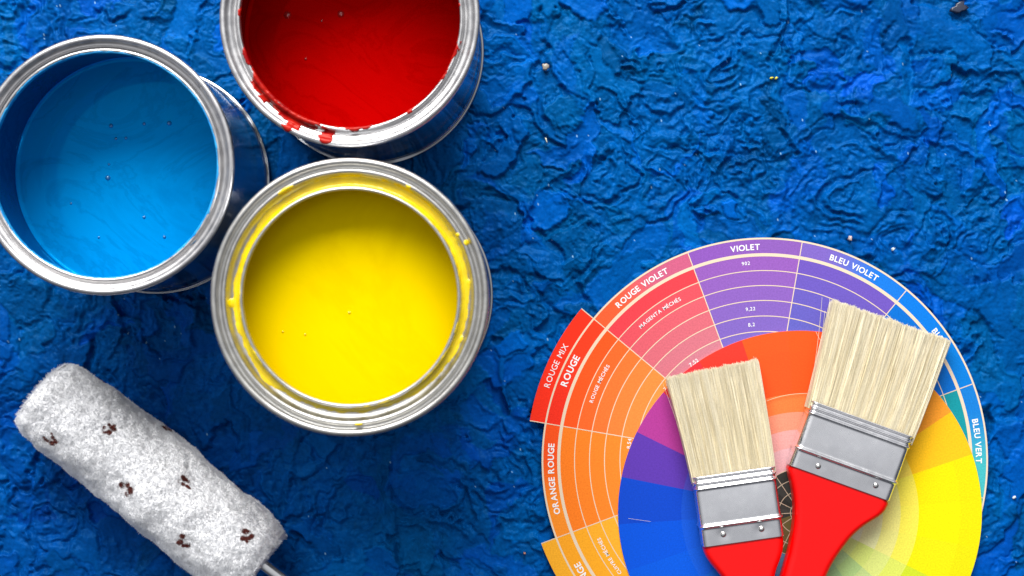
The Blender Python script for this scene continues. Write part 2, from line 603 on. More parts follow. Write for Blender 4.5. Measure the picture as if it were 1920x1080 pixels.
M_SM_BLUE = wet("blue_smear", (0.0, 0.23, 0.62), (0.03, 0.42, 0.80))
M_SM_RED = wet("red_smear", (0.24, 0.0, 0.002), (0.44, 0.012, 0.006), 0.3)
M_SM_RED.node_tree.nodes["Principled BSDF"].inputs["Coat Weight"].default_value = 0.0
M_SM_RED.node_tree.nodes["Principled BSDF"].inputs["Specular Tint"].default_value = (1, 0.35, 0.3, 1)
M_SM_YEL = wet("yellow_smear", (0.78, 0.55, 0.0), (0.90, 0.69, 0.0))


def angd(th, deg):
    """Signed distance in degrees from a bearing (0 right, 90 up)."""
    d = np.degrees(th) - deg
    return (d + 180) % 360 - 180


LIP_B, LIP_R, LIP_Y = 46.9, 45.6, 41.6


def mask_blue(th, r, z, n):
    N = ring_noise(len(th), n, 26, 14, 41)
    N2 = ring_noise(len(th), n, 9, 9, 42)
    inner = (LIP_B + 0.7 - r) * 0.9 - np.maximum(0, z - 96.2) * 0.9
    arc_ = np.exp(-(angd(th, -20) / 34) ** 2) * 1.5 + np.exp(-(angd(th, 60) / 40) ** 2) * 0.5
    return np.where((r < LIP_B + 2.2) & (z > 91.5), inner - 0.25 + arc_ * 0.55 + 0.32 * N * (0.4 + arc_) + 0.14 * N2, -1)


def mask_red(th, r, z, n):
    N = ring_noise(len(th), n, 16, 14, 43)
    N2 = ring_noise(len(th), n, 7, 9, 44)
    out = -0.6 + (LIP_R + 0.5 - r) * 0.8
    def blob(deg, wdeg, r0, r1, s=1.6):
        aw = np.abs(angd(th, deg) + 1.1 * N + 0.25 * (r - 48) * math.sin(deg))
        return s * (1 - (aw / wdeg) ** 3) - 0.9 * np.maximum(0, r - r1) - 0.9 * np.maximum(0, r0 - r) - 0.4
    out = np.maximum(out, blob(-143, 4.5, 44, 48.3))
    out = np.maximum(out, blob(-136, 3.2, 44, 48.8))
    out = np.maximum(out, blob(-119, 5.0, 44, 52.6, 1.0))
    out = np.maximum(out, blob(-126, 20, 44, 46.9, 1.3))
    out = np.maximum(out, blob(-112, 7, 44, 48.0, 1.2))
    out = np.maximum(out, blob(-101, 3.8, 47.8, 52.2, 0.9))
    out = np.maximum(out, blob(-60, 50, 44, 45.9, 0.8))
    return np.where((z > 90), out + 0.55 * N + 0.30 * N2, -1)


def mask_yel(th, r, z, n):
    N = ring_noise(len(th), n, 40, 30, 45)
    N2 = ring_noise(len(th), n, 11, 10, 46)
    w_top = np.exp(-(angd(th, 78) / 48) ** 2)
    w_left = np.exp(-(angd(th, 165) / 45) ** 2)
    w_right = np.exp(-(angd(th, 10) / 40) ** 2)
    w_bl = np.exp(-(angd(th, 222) / 16) ** 2)
    outer = 45.3 + 2.4 * w_top + 0.6 * w_left + 1.2 * w_right + 1.4 * w_bl
    m0 = np.minimum((outer - r) * 0.6, (r - 42.95) * 0.9) + 0.16 * N + 0.10 * N2
    def dot(deg, rr, wd, wr):
        return 0.9 - (angd(th, deg) / wd) ** 2 - ((r - rr) / wr) ** 2
    for d_, rr, wd, wr in ((183, 46.5, 2.6, 1.6), (-86, 49.4, 2.2, 0.7), (25, 50.0, 1.5, 1.2), (30, 48.2, 1.3, 0.9),
                           (121, 48.4, 4.5, 1.0), (62, 48.5, 1.4, 0.7), (7, 46, 2.5, 1.2), (-21, 45.6, 2.5, 1.2)):
        m0 = np.maximum(m0, dot(d_, rr, wd, wr) + 0.1 * N2)
    return np.where(z > 132, m0, -1)


blue_can = paint_can(294, 339, 98, LIP_B, "narrow", 49, M_BLUE, M_TIN,
    "open tin of blue paint at the left edge, beside the red and yellow tins",
    [(208, 236, 1.0), (270, 232, 0.8), (317, 231, 1.1), (217, 260, 0.7), (236, 259, 0.7), (202, 333, 1.2), (270, 407, 0.8),
     (308, 444, 0.8), (185, 445, 0.6), (133, 381, 0.6), (204, 308, 0.6)], mask_blue, M_SM_BLUE, 0.45)
red_can = paint_can(695, 98, 98, LIP_R, "narrow", 49, M_RED, M_TIN,
    "open tin of red paint with red drips on its rim, cut by the top edge",
    [(539, 28, 1.7), (639, 26, 1.6), (603, 39, 0.6), (573, 110, 0.7)], mask_red, M_SM_RED, 0.4)
yellow_can = paint_can(712, 554, 140, LIP_Y, "wide", 120, M_YELLOW, M_TIN_Y,
    "tallest open tin, filled with yellow paint and with yellow smears in its lid groove",
    [(655, 586, 0.6), (530, 622, 0.5), (572, 627, 0.5)], mask_yel, M_SM_YEL, 0.5)

# ------------------------------------------------------------------ printed colour wheels
CREAM = np.array(lin(250, 226, 196))
PAPER = mat_attr("printed_card", 0.55, 0.15, 1300, 0.11, 0.10, 0.00015)


def flat_mat(name, c, rough=0.55):
    m, nt, b = mat_new(name)
    n = noise(nt, 2000, 3)
    r = ramp(nt, n.outputs[0], [(0.3, tuple(x * 0.94 for x in c)), (0.7, c)])
    nt.links.new(r.outputs[0], b.inputs["Base Color"])
    b.inputs["Roughness"].default_value = rough
    b.inputs["Specular IOR Level"].default_value = 0.25
    return m


M_LINE = flat_mat("cream_ink", tuple(CREAM * 0.80))
M_WHITE = flat_mat("white_ink", (0.86, 0.86, 0.86))


class Flat:
    """Collects flat printed pieces in polar form about a centre (photo px as unit)."""
    def __init__(self): self.V, self.F, self.C = [], [], []
    def patch(self, r0, r1, a0, a1, z, cfun, nr=2, na=12):
        o = len(self.V)
        for i in range(na + 1):
            a_ = math.radians(a0 + (a1 - a0) * i / na)
            for j in range(nr + 1):
                r_ = r0 + (r1 - r0) * j / nr
                self.V.append((r_ * math.cos(a_) * S, r_ * math.sin(a_) * S, z))
                self.C.append(cfun(r_, i / na) if callable(cfun) else cfun)
        for i in range(na):
            for j in range(nr):
                p = o + i * (nr + 1) + j
                self.F.append((p, p + 1, p + nr + 2, p + nr + 1))
    def skirt(self, r, a0, a1, z0, z1, c, na=40):
        o = len(self.V)
        for i in range(na + 1):
            a_ = math.radians(a0 + (a1 - a0) * i / na)
            for z in (z0, z1):
                self.V.append((r * math.cos(a_) * S, r * math.sin(a_) * S, z)); self.C.append(c)
        for i in range(na):
            p = o + 2 * i
            self.F.append((p, p + 1, p + 3, p + 2))
    def ray(self, r0, r1, a_, w, z, c=(1, 1, 1)):
        o = len(self.V)
        ca, sa = math.cos(math.radians(a_)), math.sin(math.radians(a_))
        for r_, t in ((r0, -w / 2), (r1, -w / 2), (r1, w / 2), (r0, w / 2)):
            self.V.append(((r_ * ca - t * sa) * S, (r_ * sa + t * ca) * S, z)); self.C.append(c)
        self.F.append((o, o + 1, o + 2, o + 3))
    def wall(self, r0, r1, a_, z0, z1, c):
        o = len(self.V)
        ca, sa = math.cos(math.radians(a_)), math.sin(math.radians(a_))
        for r_, z in ((r0, z0), (r1, z0), (r1, z1), (r0, z1)):
            self.V.append((r_ * ca * S, r_ * sa * S, z)); self.C.append(c)
        self.F.append((o, o + 1, o + 2, o + 3))
    def build(self, name, mat, parent):
        return mesh(name, np.array(self.V), self.F, mat, parent, False, np.array(self.C))


def L(*c): return np.array(lin(*c)) * 0.88
def mixc(a, b, t): return a * (1 - t) + b * t


# big wheel: twelve sectors, clockwise names; (outer band start, end), (ring outer, ring inner)
WC = W(1434, 864, 0.0016)
SEG = {   # start angle: (band colour at start, band colour at end, ring outer, ring inner, tab)
    -9.7:  (L(70, 185, 190), L(20, 125, 210), L(20, 150, 160), L(60, 180, 180), None),
    20.3:  (L(0, 125, 215), L(0, 120, 220), L(0, 110, 205), L(20, 90, 195), None),
    50.3:  (L(20, 120, 220), L(125, 100, 190), L(110, 85, 185), L(95, 100, 190), None),
    80.3:  (L(140, 92, 180), L(140, 86, 182), L(148, 92, 182), L(122, 102, 190), None),
    110.3: (L(205, 95, 130), L(250, 95, 50), L(235, 65, 75), L(205, 125, 140), None),
    140.3: (L(250, 62, 28), L(248, 50, 28), L(255, 88, 28), L(255, 152, 70), L(255, 50, 24)),
    170.3: (L(252, 84, 26), L(255, 146, 40), L(255, 128, 32), L(255, 146, 50), None),
    200.3: (L(255, 168, 35), L(255, 178, 42), L(255, 172, 36), L(255, 188, 60), L(255, 178, 42)),
    230.3: (L(252, 200, 50), L(250, 225, 50), L(250, 210, 50), L(250, 220, 100), None),
    260.3: (L(240, 225, 40), L(220, 220, 50), L(235, 225, 50), L(240, 230, 120), L(235, 225, 45)),
    290.3: (L(150, 200, 70), L(110, 185, 80), L(130, 190, 80), L(170, 210, 130), None),
    320.3: (L(60, 170, 100), L(50, 175, 150), L(60, 170, 110), L(110, 195, 150), None),
}
RINGS = [386, 356, 328, 300, 271, 242, 214]
f = Flat()
Z1, ZB = 0.0, -0.0006
for a0, (b0, b1, r0c, r1c, tab) in SEG.items():
    f.patch(386, 417, a0, a0 + 30, Z1, lambda r_, t, b0=b0, b1=b1: mixc(b0, b1, sstep(0.25, 0.8, t)), 2, 24)
    for k in range(len(RINGS) - 1):
        tk = k / 5.0
        base_c = mixc(r0c, r1c, tk)
        f.patch(RINGS[k + 1], RINGS[k], a0, a0 + 30, Z1, base_c, 1, 24)
    f.patch(40, 214, a0, a0 + 30, Z1, r1c, 2, 12)
    if tab is not None:
        f.patch(417, 446, a0, a0 + 30, Z1, tab, 1, 24)
        f.skirt(446, a0, a0 + 30, Z1, ZB, CREAM * 0.8)
        f.wall(417, 446, a0, Z1, ZB, CREAM * 0.8)
        f.wall(417, 446, a0 + 30, Z1, ZB, CREAM * 0.8)
    else:
        f.skirt(417, a0, a0 + 30, Z1, ZB, CREAM * 0.8)
wheel = f.build("colour_wheel", PAPER, None)
wheel.location = WC
tag(wheel, "large colour wheel card with French colour names, lying underneath the smaller wheel", "colour wheel")
f = Flat()
zl = 0.00005
f.patch(414.3, 417.6, 0, 360, zl, CREAM, 1, 300)
f.patch(382.5, 388.5, 0, 360, zl, CREAM, 1, 300)
for r_ in RINGS[1:]:
    f.patch(r_ - 0.8, r_ + 0.8, 0, 360, zl, CREAM, 1, 300)
for a0, sg in SEG.items():
    f.ray(214, 382.4, a0, 1.7, zl * 1.3)
    f.ray(388.6, 446 if sg[4] is not None or a0 - 30 in (140.3, 170.3, 200.3) and a0 in (170.3,) else 414, a0, 1.7, zl * 1.3)
f.build("printed_lines", M_LINE, wheel)

GL = {}


def glyph(ch, bold):
    key = (ch, bold)
    if key not in GL:
        cu = bpy.data.curves.new("glyph", "FONT")
        cu.body = ch
        cu.offset = bold
        cu.resolution_u = 3
        ob = bpy.data.objects.new("glyph", cu)
        me = ob.to_mesh()
        vs = [tuple(v.co) for v in me.vertices]
        fs = [tuple(p.vertices) for p in me.polygons]
        ob.to_mesh_clear()
        bpy.data.objects.remove(ob); bpy.data.curves.remove(cu)
        if vs:
            x0 = min(v[0] for v in vs); x1 = max(v[0] for v in vs)
            vs = [(v[0] - x0, v[1], v[2]) for v in vs]
            GL[key] = (vs, fs, x1 - x0)
        else:
            GL[key] = ([], [], 0.28)
    return GL[key]


class Letters:
    def __init__(self): self.V, self.F = [], []
    def arc_text(self, s, r, deg, cap, bold=0.02, gap=0.10, stretch=1.0):
        """Text along a circle, reading clockwise, tops outwards; cap height in px."""
        k = cap / 0.70
        adv = [glyph(c, bold)[2] if c != " " else 0.24 for c in s]
        tot = sum(adv) + gap * (len(s) - 1)
        x = -tot / 2
        for c, w_ in zip(s, adv):
            vs, fs, gw = glyph(c, bold)
            if c != " ":
                th = math.radians(deg) - (x + w_ / 2) * k * stretch / r
                o = len(self.V)
                for v in vs:
                    lx = (v[0] - gw / 2) * k * stretch
                    ly = r - cap / 2 + v[1] * k
                    a_ = th - math.pi / 2
                    self.V.append(((lx * math.cos(a_) - ly * math.sin(a_)) * S,
                                   (lx * math.sin(a_) + ly * math.cos(a_)) * S, 0.00012))
                self.F += [tuple(i + o for i in f_) for f_ in fs]
            x += w_ + gap


class Word:
    def arc_text(self, *a):
        w_ = Letters()
        w_.arc_text(*a)
        mesh("lettering", np.array(w_.V), w_.F, M_WHITE, wheel, False)


lt = Word()
lt.arc_text("VIOLET", 400.5, 95.3, 10.8, 0.022)
lt.arc_text("BLEU VIOLET", 400.5, 65.2, 10.8, 0.022)
lt.arc_text("ROUGE VIOLET", 400.5, 125.4, 10.8, 0.022)
lt.arc_text("ROUGE", 402, 155.2, 12.2, 0.024)
lt.arc_text("ROUGE MIX", 431, 155.5, 11, 0.0, 0.13)
lt.arc_text("ORANGE ROUGE", 400.5, 184.9, 11.2, 0.022)
lt.arc_text("ORANGE", 401, 214, 12.2, 0.022)
lt.arc_text("BLEU", 400.5, 35.3, 10.8, 0.022)
lt.arc_text("BLEU VERT", 400.5, 5.3, 10.8, 0.022)
lt.arc_text("MAGENTA MÉCHÉS", 342, 125.3, 6.8, 0.012, 0.14)
lt.arc_text("ROUGE MÉCHÉS", 343, 155.0, 6.8, 0.012, 0.14)
lt.arc_text("CUIVRE MÉCHÉS", 343, 211.5, 6.8, 0.012, 0.14)
lt.arc_text("902", 371, 95.5, 6.5, 0.012, 0.14)
lt.arc_text("9,22", 285.5, 95.4, 6.5, 0.012, 0.14)
lt.arc_text("8,2", 256, 95.6, 6.5, 0.012, 0.14)
lt.arc_text("7,52", 227, 125.9, 7, 0.012, 0.12)
lt.arc_text("8,54", 256, 172.8, 7, 0.012, 0.12)
lt.arc_text("7,62", 230, 142.5, 6.5, 0.012, 0.12)

# small wheel lying on top
SC = W(1500, 961, 0.0023)
tints = [(340, 300, 0.0), (300, 222, 0.02), (222, 188, 0.22), (188, 155, 0.45), (155, 122, 0.62), (122, 82, 0.74)]
HUE = {   # sector start (15 degrees each): outer colour
    3.7: L(255, 228, 0), 18.7: L(255, 195, 25), 33.7: L(253, 160, 45), 48.7: L(252, 130, 40), 63.7: L(253, 105, 35),
    78.7: L(255, 88, 28), 93.7: L(255, 88, 32), 108.7: L(243, 58, 45), 123.7: L(232, 52, 62), 138.7: L(180, 60, 150),
    153.7: L(95, 58, 172), 168.7: L(10, 72, 200), 183.7: L(0, 84, 218), 198.7: L(0, 90, 222), 213.7: L(5, 105, 215),
    228.7: L(20, 115, 200), 243.7: L(20, 120, 180), 258.7: L(20, 130, 150), 273.7: L(40, 150, 120), 288.7: L(90, 165, 90),
    303.7: L(140, 190, 85), 318.7: L(205, 220, 45), 333.7: L(235, 228, 10), 348.7: L(250, 232, 0),
}
f = Flat()
WHT = L(240, 215, 215)
for a0, c in HUE.items():
    if 280 < a0 < 330:
        steps = [c, c, mixc(c, L(240, 238, 150), 0.35), mixc(c, L(232, 235, 170), 0.5), mixc(c, L(225, 235, 185), 0.35), mixc(c, L(215, 230, 195), 0.4)]
    elif a0 < 30 or a0 > 300:
        steps = [c, c, mixc(c, L(243, 232, 110), 0.55), mixc(c, L(236, 230, 150), 0.75), mixc(c, L(230, 230, 180), 0.85), mixc(c, L(225, 230, 200), 0.9)]
        if a0 > 330 or a0 < 15: steps[0] = mixc(c, L(245, 232, 5), 0.5) * 0.93
    elif a0 < 135:
        steps = [c, c * 0.97, mixc(c, L(255, 150, 80), 0.55), mixc(c, L(255, 165, 135), 0.8), mixc(c, L(250, 180, 175), 0.9), mixc(c, L(244, 190, 195), 0.95)]
    else:
        steps = [c, c, mixc(c, L(40, 105, 225), 0.3), mixc(c, L(80, 140, 225), 0.5), mixc(c, L(110, 160, 220), 0.6), mixc(c, L(130, 165, 200), 0.7)]
    for (ro, ri, t), cc in zip(tints, steps):
        f.patch(ri, ro, a0, a0 + 15, Z1, cc, 1, 12)
    f.skirt(340, a0, a0 + 15, Z1, ZB, mixc(c, CREAM * 0.8, 0.5), 12)
GREY = [(82, 62), (62, 40), (40, 18), (18, 0.5)]
for k, (ro, ri) in enumerate(GREY):
    for i in range(24):
        v_ = 70 + 10 * math.sin(i * 1.7 + k)
        c = L(v_, v_, v_ * 0.95) if not 190 < i * 15 < 320 else L(120, 108, 66)
        f.patch(ri, ro, i * 15 + 3.7, i * 15 + 18.7, Z1, c, 1, 6)
wheel2 = f.build("colour_wheel", PAPER, None)
wheel2.location = SC
tag(wheel2, "smaller bright colour wheel disc lying on top of the large card, under the two brushes", "colour wheel")
f = Flat()
for r_ in (82, 62, 40, 18):
    f.patch(r_ - 0.7, r_ + 0.7, 0, 360, zl, CREAM, 1, 120)
for i in range(0, 24, 2):
    f.ray(5, 82, i * 15 + 3.7, 1.3, zl * 1.3)
f.build("printed_lines", M_LINE, wheel2)

# ------------------------------------------------------------------ brushes
M_HANDLE, nt, b = mat_new("red_lacquer")
n = noise(nt, 90, 5)
r = ramp(nt, n.outputs[0], [(0.3, (0.80, 0.0, 0.0)), (0.7, (0.90, 0.0, 0.0))])
nt.links.new(r.outputs[0], b.inputs["Base Color"])
b.inputs["Roughness"].default_value = 0.35
b.inputs["Specular IOR Level"].default_value = 0.35
n2 = noise(nt, 500, 3)
bump(nt, n2.outputs[0], b, 0.04, 0.0003)
M_BRISTLE = mat_attr("bristle", 0.42, 0.45, 1500, 0.08, 0, 0)


def superell(n, hw, ht, rad):
    """Rounded rectangle outline, n points, half width hw, half thickness ht."""
    pts = []
    rad = min(rad, ht * 0.999, hw * 0.999)
    q = n // 8
    cor = [(hw - rad, ht - rad, 0), (-hw + rad, ht - rad, 90), (-hw + rad, -ht + rad, 180), (hw - rad, -ht + rad, 270)]
    for idx, (cx_, cy_, a0) in enumerate(cor):
        for i in range(q + 1):
            a_ = math.radians(a0 + 90 * i / q)
            pts.append((cx_ + rad * math.cos(a_), cy_ + rad * math.sin(a_)))
        nx_, ny_, _ = cor[(idx + 1) % 4]
        a_ = math.radians(a0 + 90)
        x0, y0 = pts[-1]
        x1, y1 = nx_ + rad * math.cos(a_), ny_ + rad * math.sin(a_)
        for i in range(1, q if idx % 2 else 3 * q):
            t = i / (q if idx % 2 else 3 * q)
            pts.append((x0 + (x1 - x0) * t, y0 + (y1 - y0) * t))
    return pts


def loft(name, secs, mat, parent, cap=True):
    """secs: list of equal-length rings of 3D points."""
    n = len(secs[0])
    V = [p for s in secs for p in s]
    F = []
    for i in range(len(secs) - 1):
        for k in range(n):
            k2 = (k + 1) % n
            F.append((i * n + k, i * n + k2, (i + 1) * n + k2, (i + 1) * n + k))
    if cap:
        F.append(tuple(range(n - 1, -1, -1)))
        F.append(tuple((len(secs) - 1) * n + k for k in range(n)))
    return mesh(name, np.array(V), F, mat, parent)


def make_brush(label, fb, ft, width_px, tip_mid, tip_w, base_w, edges, rivets, zc, ht, n_strand, seed, tipskew=0.0, dimple=()):
    """fb / ft: photo px of the middle of the ferrule's lower and upper edge."""
    g = np.random.default_rng(seed)
    A, B = W(*fb, zc), W(*ft, zc)
    ax = (B - A); Lf = ax.length
    rz = math.atan2(ax.y, ax.x) - math.pi / 2
    root = empty("paint_brush", A, rz)
    tag(root, label, "paint brush", "paint brushes with red handles")
    inv = Matrix.Rotation(-rz, 3, "Z")
    def loc(p): return inv @ (W(*p, zc) - A)
    hw = width_px * 0.5 * (CAM_H - zc) / CAM_H * S
    # ferrule shell with pressed beads
    NV = 130
    beads = [(0.985, 0.018, 0.0009), (0.905, 0.020, 0.0010), (0.825, 0.020, 0.0010), (0.285, 0.024, 0.0011)]
    riv = [loc(p) for p in rivets]
    secs = []
    for i in range(NV + 1):
        t = i / NV
        off = sum(h_ * math.exp(-((t - c_) / w_) ** 2) for c_, w_, h_ in beads)
        if t > 0.80: off -= 0.0002
        y = t * Lf
        ring = []
        for (x_, z_) in superell(160, hw + off * 0.6, ht + off, 0.0030):
            zz = z_
            if z_ > 0:
                for rv in riv:
                    d2 = (x_ - rv.x) ** 2 + (y - rv.y) ** 2
                    zz -= 0.0005 * math.exp(-d2 / (0.0028 ** 2)) if dimple else 0.00015 * math.exp(-d2 / (0.003 ** 2))
                zz += 0.0006 * math.sin(math.pi * t) + 0.00012 * math.sin(x_ * 160 + 1) * math.sin(math.pi * min(max((t - 0.3) / 0.5, 0), 1))
            ring.append((x_, y, zz))
        secs.append(ring)
    fer = loft("ferrule", secs, M_FERRULE, root, True)
    for rv in riv:
        prof = [(1.45, -0.6), (1.5, 0.0)] + arc(0, -0.35, 1.55, 15, 90, 8)
        V, F = [], []
        for (r_, z_) in prof:
            for s in range(20):
                w_ = 2 * math.pi * s / 20
                V.append((rv.x + r_ * 0.001 * math.cos(w_), rv.y + r_ * 0.001 * math.sin(w_), ht + (z_ - 0.25) * 0.001))
        for i in range(len(prof) - 1):
            for s in range(20):
                s2 = (s + 1) % 20
                F.append((i * 20 + s, i * 20 + s2, (i + 1) * 20 + s2, (i + 1) * 20 + s))
        mesh("rivet", V, F, M_RIVET, fer)
    # handle, lofted between its two outlines
    le = [loc(p) for p in edges[0]]; re = [loc(p) for p in edges[1]]
    def xat(pts, y):
        pts = sorted(pts, key=lambda p: p.y)
        return float(np.interp(y, [p.y for p in pts], [p.x for p in pts]))
    secs = []
    y0 = 0.004
    ymin_l, ymin_r = min(p.y for p in le), min(p.y for p in re)
    yend = -0.150
    NH = 110
    ys = [y0 + (yend - y0) * (i / NH) for i in range(NH + 1)]
    raw = []
    for y in ys:
        xl = xat(le, max(y, ymin_l)); xr = xat(re, max(y, ymin_r))
        raw.append((xl, xr))
    raw = np.array(raw)
    ker = np.ones(5) / 5
    for c_ in range(2):
        pad = np.pad(raw[:, c_], 2, mode="edge")
        raw[:, c_] = np.convolve(pad, ker, "valid")
    for y, (xl, xr) in zip(ys, raw):
        xm, h_ = (xl + xr) / 2, max((xr - xl) / 2, 0.004)
        endr = min(1.0, math.sqrt(max(0.0, 1 - max(0, (-y - 0.140) / 0.0101) ** 2)))
        tk = (ht - 0.0007) * (1.0 + 0.12 * min(1, max(0, -y / 0.05)))
        if y > -0.0005: h_ = min(h_, hw - 0.0006)
        ring = superell(96, max(h_ * endr, 0.0006), max(tk * (0.4 + 0.6 * endr), 0.0006), min(0.0036, h_ * 0.9))
        secs.append([(xm + p[0], y, p[1]) for p in ring])
    loft("handle", secs[::-1], M_HANDLE, root, True)
    # bristles
    tm = loc(tip_mid)
    k = (CAM_H - zc) / CAM_H * S
    hb, hwt = base_w * 0.5 * k, tip_w * 0.5 * k
    Lb = tm.y - Lf
    NS = 7
    us = g.uniform(-1, 1, n_strand)
    edge = g.random(n_strand) < 0.12
    us = np.where(edge, np.sign(us) * g.uniform(0.9, 1.0, n_strand), us)
    ws = 1 - np.abs(g.normal(0, 0.35, n_strand))
    ws = np.where(edge, g.uniform(-1, 1, n_strand), ws)
    nclump = 70
    cl = np.floor((us * 0.5 + 0.5) * nclump + g.normal(0, 0.5, n_strand)).astype(int) % nclump
    cdx = g.normal(0, 0.00032, nclump)[cl]; cdz = g.normal(0, 0.0004, nclump)[cl]
    cdl = g.normal(0, 0.00035, nclump)[cl]
    ccol = g.normal(0, 0.06, nclump)[cl]
    ln = Lb * 1.0 + cdl + g.normal(0, 0.0004, n_strand) - 0.0030 * np.abs(g.normal(0, 0.25, n_strand))
    stray = g.random(n_strand) < 0.012
    bx = g.normal(0, 0.00035, n_strand) + cdx + np.where(stray, g.normal(0, 0.0022, n_strand), 0)
    bz = g.normal(0, 0.00035, n_strand) + cdz
    rad = g.uniform(0.00007, 0.00014, n_strand)
    tone = np.clip(g.normal(0, 0.16, n_strand) + ccol, -0.45, 0.4)
    c_a, c_b = np.array([0.65, 0.55, 0.33]), np.array([0.88, 0.81, 0.63])
    Vs, Cs = [], []
    for s in range(NS):
        t = s / (NS - 1)
        te = 0.0 + t
        xc = us * (hb + (hwt - hb) * te ** 0.85) + tm.x * te ** 1.3 + bx * te ** 1.5
        y = Lf - 0.004 + (ln + 0.004 + us * tipskew * te) * te
        thick = (ht - 0.0010) * (1 - 0.30 * te)
        z = ws * thick * np.sqrt(np.clip(1 - 0.35 * us ** 8, 0, 1)) + bz * te - 0.0016 * te * te
        rr = rad * (1.0 if t < 0.85 else 0.7)
        cc = c_a[None] + (c_b - c_a)[None] * np.clip(0.45 + 0.35 * te ** 3 + tone * 1.4, 0, 1.15)[:, None]
        for q in range(3):
            w_ = 2 * np.pi * q / 3 + us * 9
            Vs.append(np.stack([xc + rr * np.cos(w_), y, z + rr * np.sin(w_)], -1)); Cs.append(cc)
    V = np.stack(Vs, 1)          # strand, s*3+q
    Cc = np.stack(Cs, 1)
    nvs = NS * 3
    fs = []
    for s in range(NS - 1):
        for q in range(3):
            q2 = (q + 1) % 3
            fs.append((s * 3 + q, s * 3 + q2, (s + 1) * 3 + q2, (s + 1) * 3 + q))
    fs = np.array(fs)
    F = (np.arange(n_strand)[:, None, None] * nvs + fs[None]).reshape(-1, 4)
    V = V.reshape(-1, 3); Cc = Cc.reshape(-1, 3)
    # packed heart of the bundle
    core = []
    for i in range(9):
        t = i / 8
        hx_ = (hb + (hwt - hb) * t) * 0.965
        th_ = (ht - 0.0010) * (1 - 0.30 * t) * (0.78 if t < 1 else 0.70)
        core.append([(p[0] + tm.x * t ** 1.3, Lf - 0.003 + (Lb - 0.001) * t + p[0] / hwt * tipskew * t, p[1] - 0.0016 * t * t)
                     for p in superell(48, hx_, th_, 0.002)])
    nc = len(core[0])
    Vc = np.array([p for s in core for p in s])
    Fc = [(i * nc + q, i * nc + (q + 1) % nc, (i + 1) * nc + (q + 1) % nc, (i + 1) * nc + q) for i in range(8) for q in range(nc)]
    Fc = np.array(Fc) + len(V)
    # end cap of the heart as a fan of quads
    cen = len(V) + len(Vc)
    Vc = np.vstack([Vc, Vc[-nc:].mean(0, keepdims=True)])
    o = len(V) + 8 * nc
    capf = np.array([(o + q, o + q + 1, o + (q + 2) % nc, cen) for q in range(0, nc - 1, 2)])
    V = np.vstack([V, Vc])
    Cc = np.vstack([Cc, np.tile(np.array([0.60, 0.51, 0.30]), (len(Vc), 1))])
    F = np.vstack([F, Fc, capf])
    mesh("bristles", V, F, M_BRISTLE, root, True, Cc)
    return root


make_brush("narrower paint brush with a red handle and pale bristles, left one of the pair",
           (1391.5, 1012), (1373, 881.5), 153, (1335, 691), 171, 156,
           ([(1315, 1012), (1317, 1026), (1323, 1045), (1340, 1066), (1356, 1085), (1366, 1105), (1372, 1130), (1376, 1180), (1384, 1300), (1392, 1420)],
            [(1466, 1000), (1468, 1020), (1464, 1040), (1456, 1058), (1450, 1078), (1449, 1100), (1450, 1130), (1456, 1180), (1466, 1300), (1474, 1420)]),
           [(1353, 998), (1424, 988)], 0.0088, 0.0062, 7000, 3, 0.0012, (1,))
make_brush("wider paint brush with a red handle, right one, its bristles reaching past the wheel's rim",
           (1570, 903.5), (1613.5, 783), 199, (1671.5, 601), 231, 206,
           ([(1474, 868), (1477, 888), (1484, 915), (1488, 950), (1486, 985), (1478, 1030), (1464, 1080), (1446, 1135), (1420, 1220), (1384, 1340), (1350, 1440)],
            [(1665, 937), (1658, 955), (1652, 963), (1622, 980), (1597, 1000), (1575, 1028), (1557, 1055), (1543, 1085), (1524, 1135), (1497, 1220), (1462, 1340), (1430, 1440)]),
           [(1529, 871), (1636, 907)], 0.0092, 0.0066, 9500, 4, 0.0004)

# ------------------------------------------------------------------ paint roller
RC = 0.0218
p0, p1 = W(80, 738, RC), W(491, 1056, RC)
axv = (p1 - p0)
Lr = axv.length
ra = math.atan2(axv.y, axv.x)
roller = empty("paint_roller", (p0.x, p0.y, RC - 0.0004), ra)
tag(roller, "white fluffy paint roller sleeve with small brown spots, lying below the tins", "paint roller")
RB, RT = 0.0165, 0.0222
M_PILE, nt, b = mat_new("white_pile")
a = add(nt, "ShaderNodeVertexColor", layer_name="Col")
nt.links.new(a.outputs[0], b.inputs["Base Color"])
n = noise(nt, 600, 3)
b.inputs["Roughness"].default_value = 0.8
b.inputs["Specular IOR Level"].default_value = 0.1
b.inputs["Subsurface Weight"].default_value = 0.55
b.inputs["Subsurface Radius"].default_value = (1, 0.9, 0.85)
b.inputs["Subsurface Scale"].default_value = 0.0014
# spots: centres on the sleeve that the photograph shows at these pixels
spots_px = [(90, 826), (205, 803), (195, 710), (312, 800), (233, 923), (347, 902), (341, 1016), (461, 1004), (455, 908)]
inv = Matrix.Rotation(-ra, 3, "Z")
spots = []
camp = Vector((0, 0, CAM_H))
for sp_ in spots_px:
    d = (W(*sp_, 0) - camp).normalized()
    lo_ = inv @ (camp - Vector(roller.location)); ld_ = inv @ d
    A_ = ld_.y ** 2 + ld_.z ** 2; B_ = 2 * (lo_.y * ld_.y + lo_.z * ld_.z); C_ = lo_.y ** 2 + lo_.z ** 2 - RT ** 2
    disc = B_ * B_ - 4 * A_ * C_
    t = (-B_ - math.sqrt(max(disc, 0))) / (2 * A_)
    q = lo_ + ld_ * t
    spots.append((q.x, math.atan2(q.y, q.z)))
for k in range(10):
    spots.append((0.012 + 0.0125 * k, math.pi * 0.75 + 1.1 * (k % 3)))
NT = 150000
g = np.random.default_rng(5)
x = g.uniform(-0.0005, Lr + 0.0005, NT)
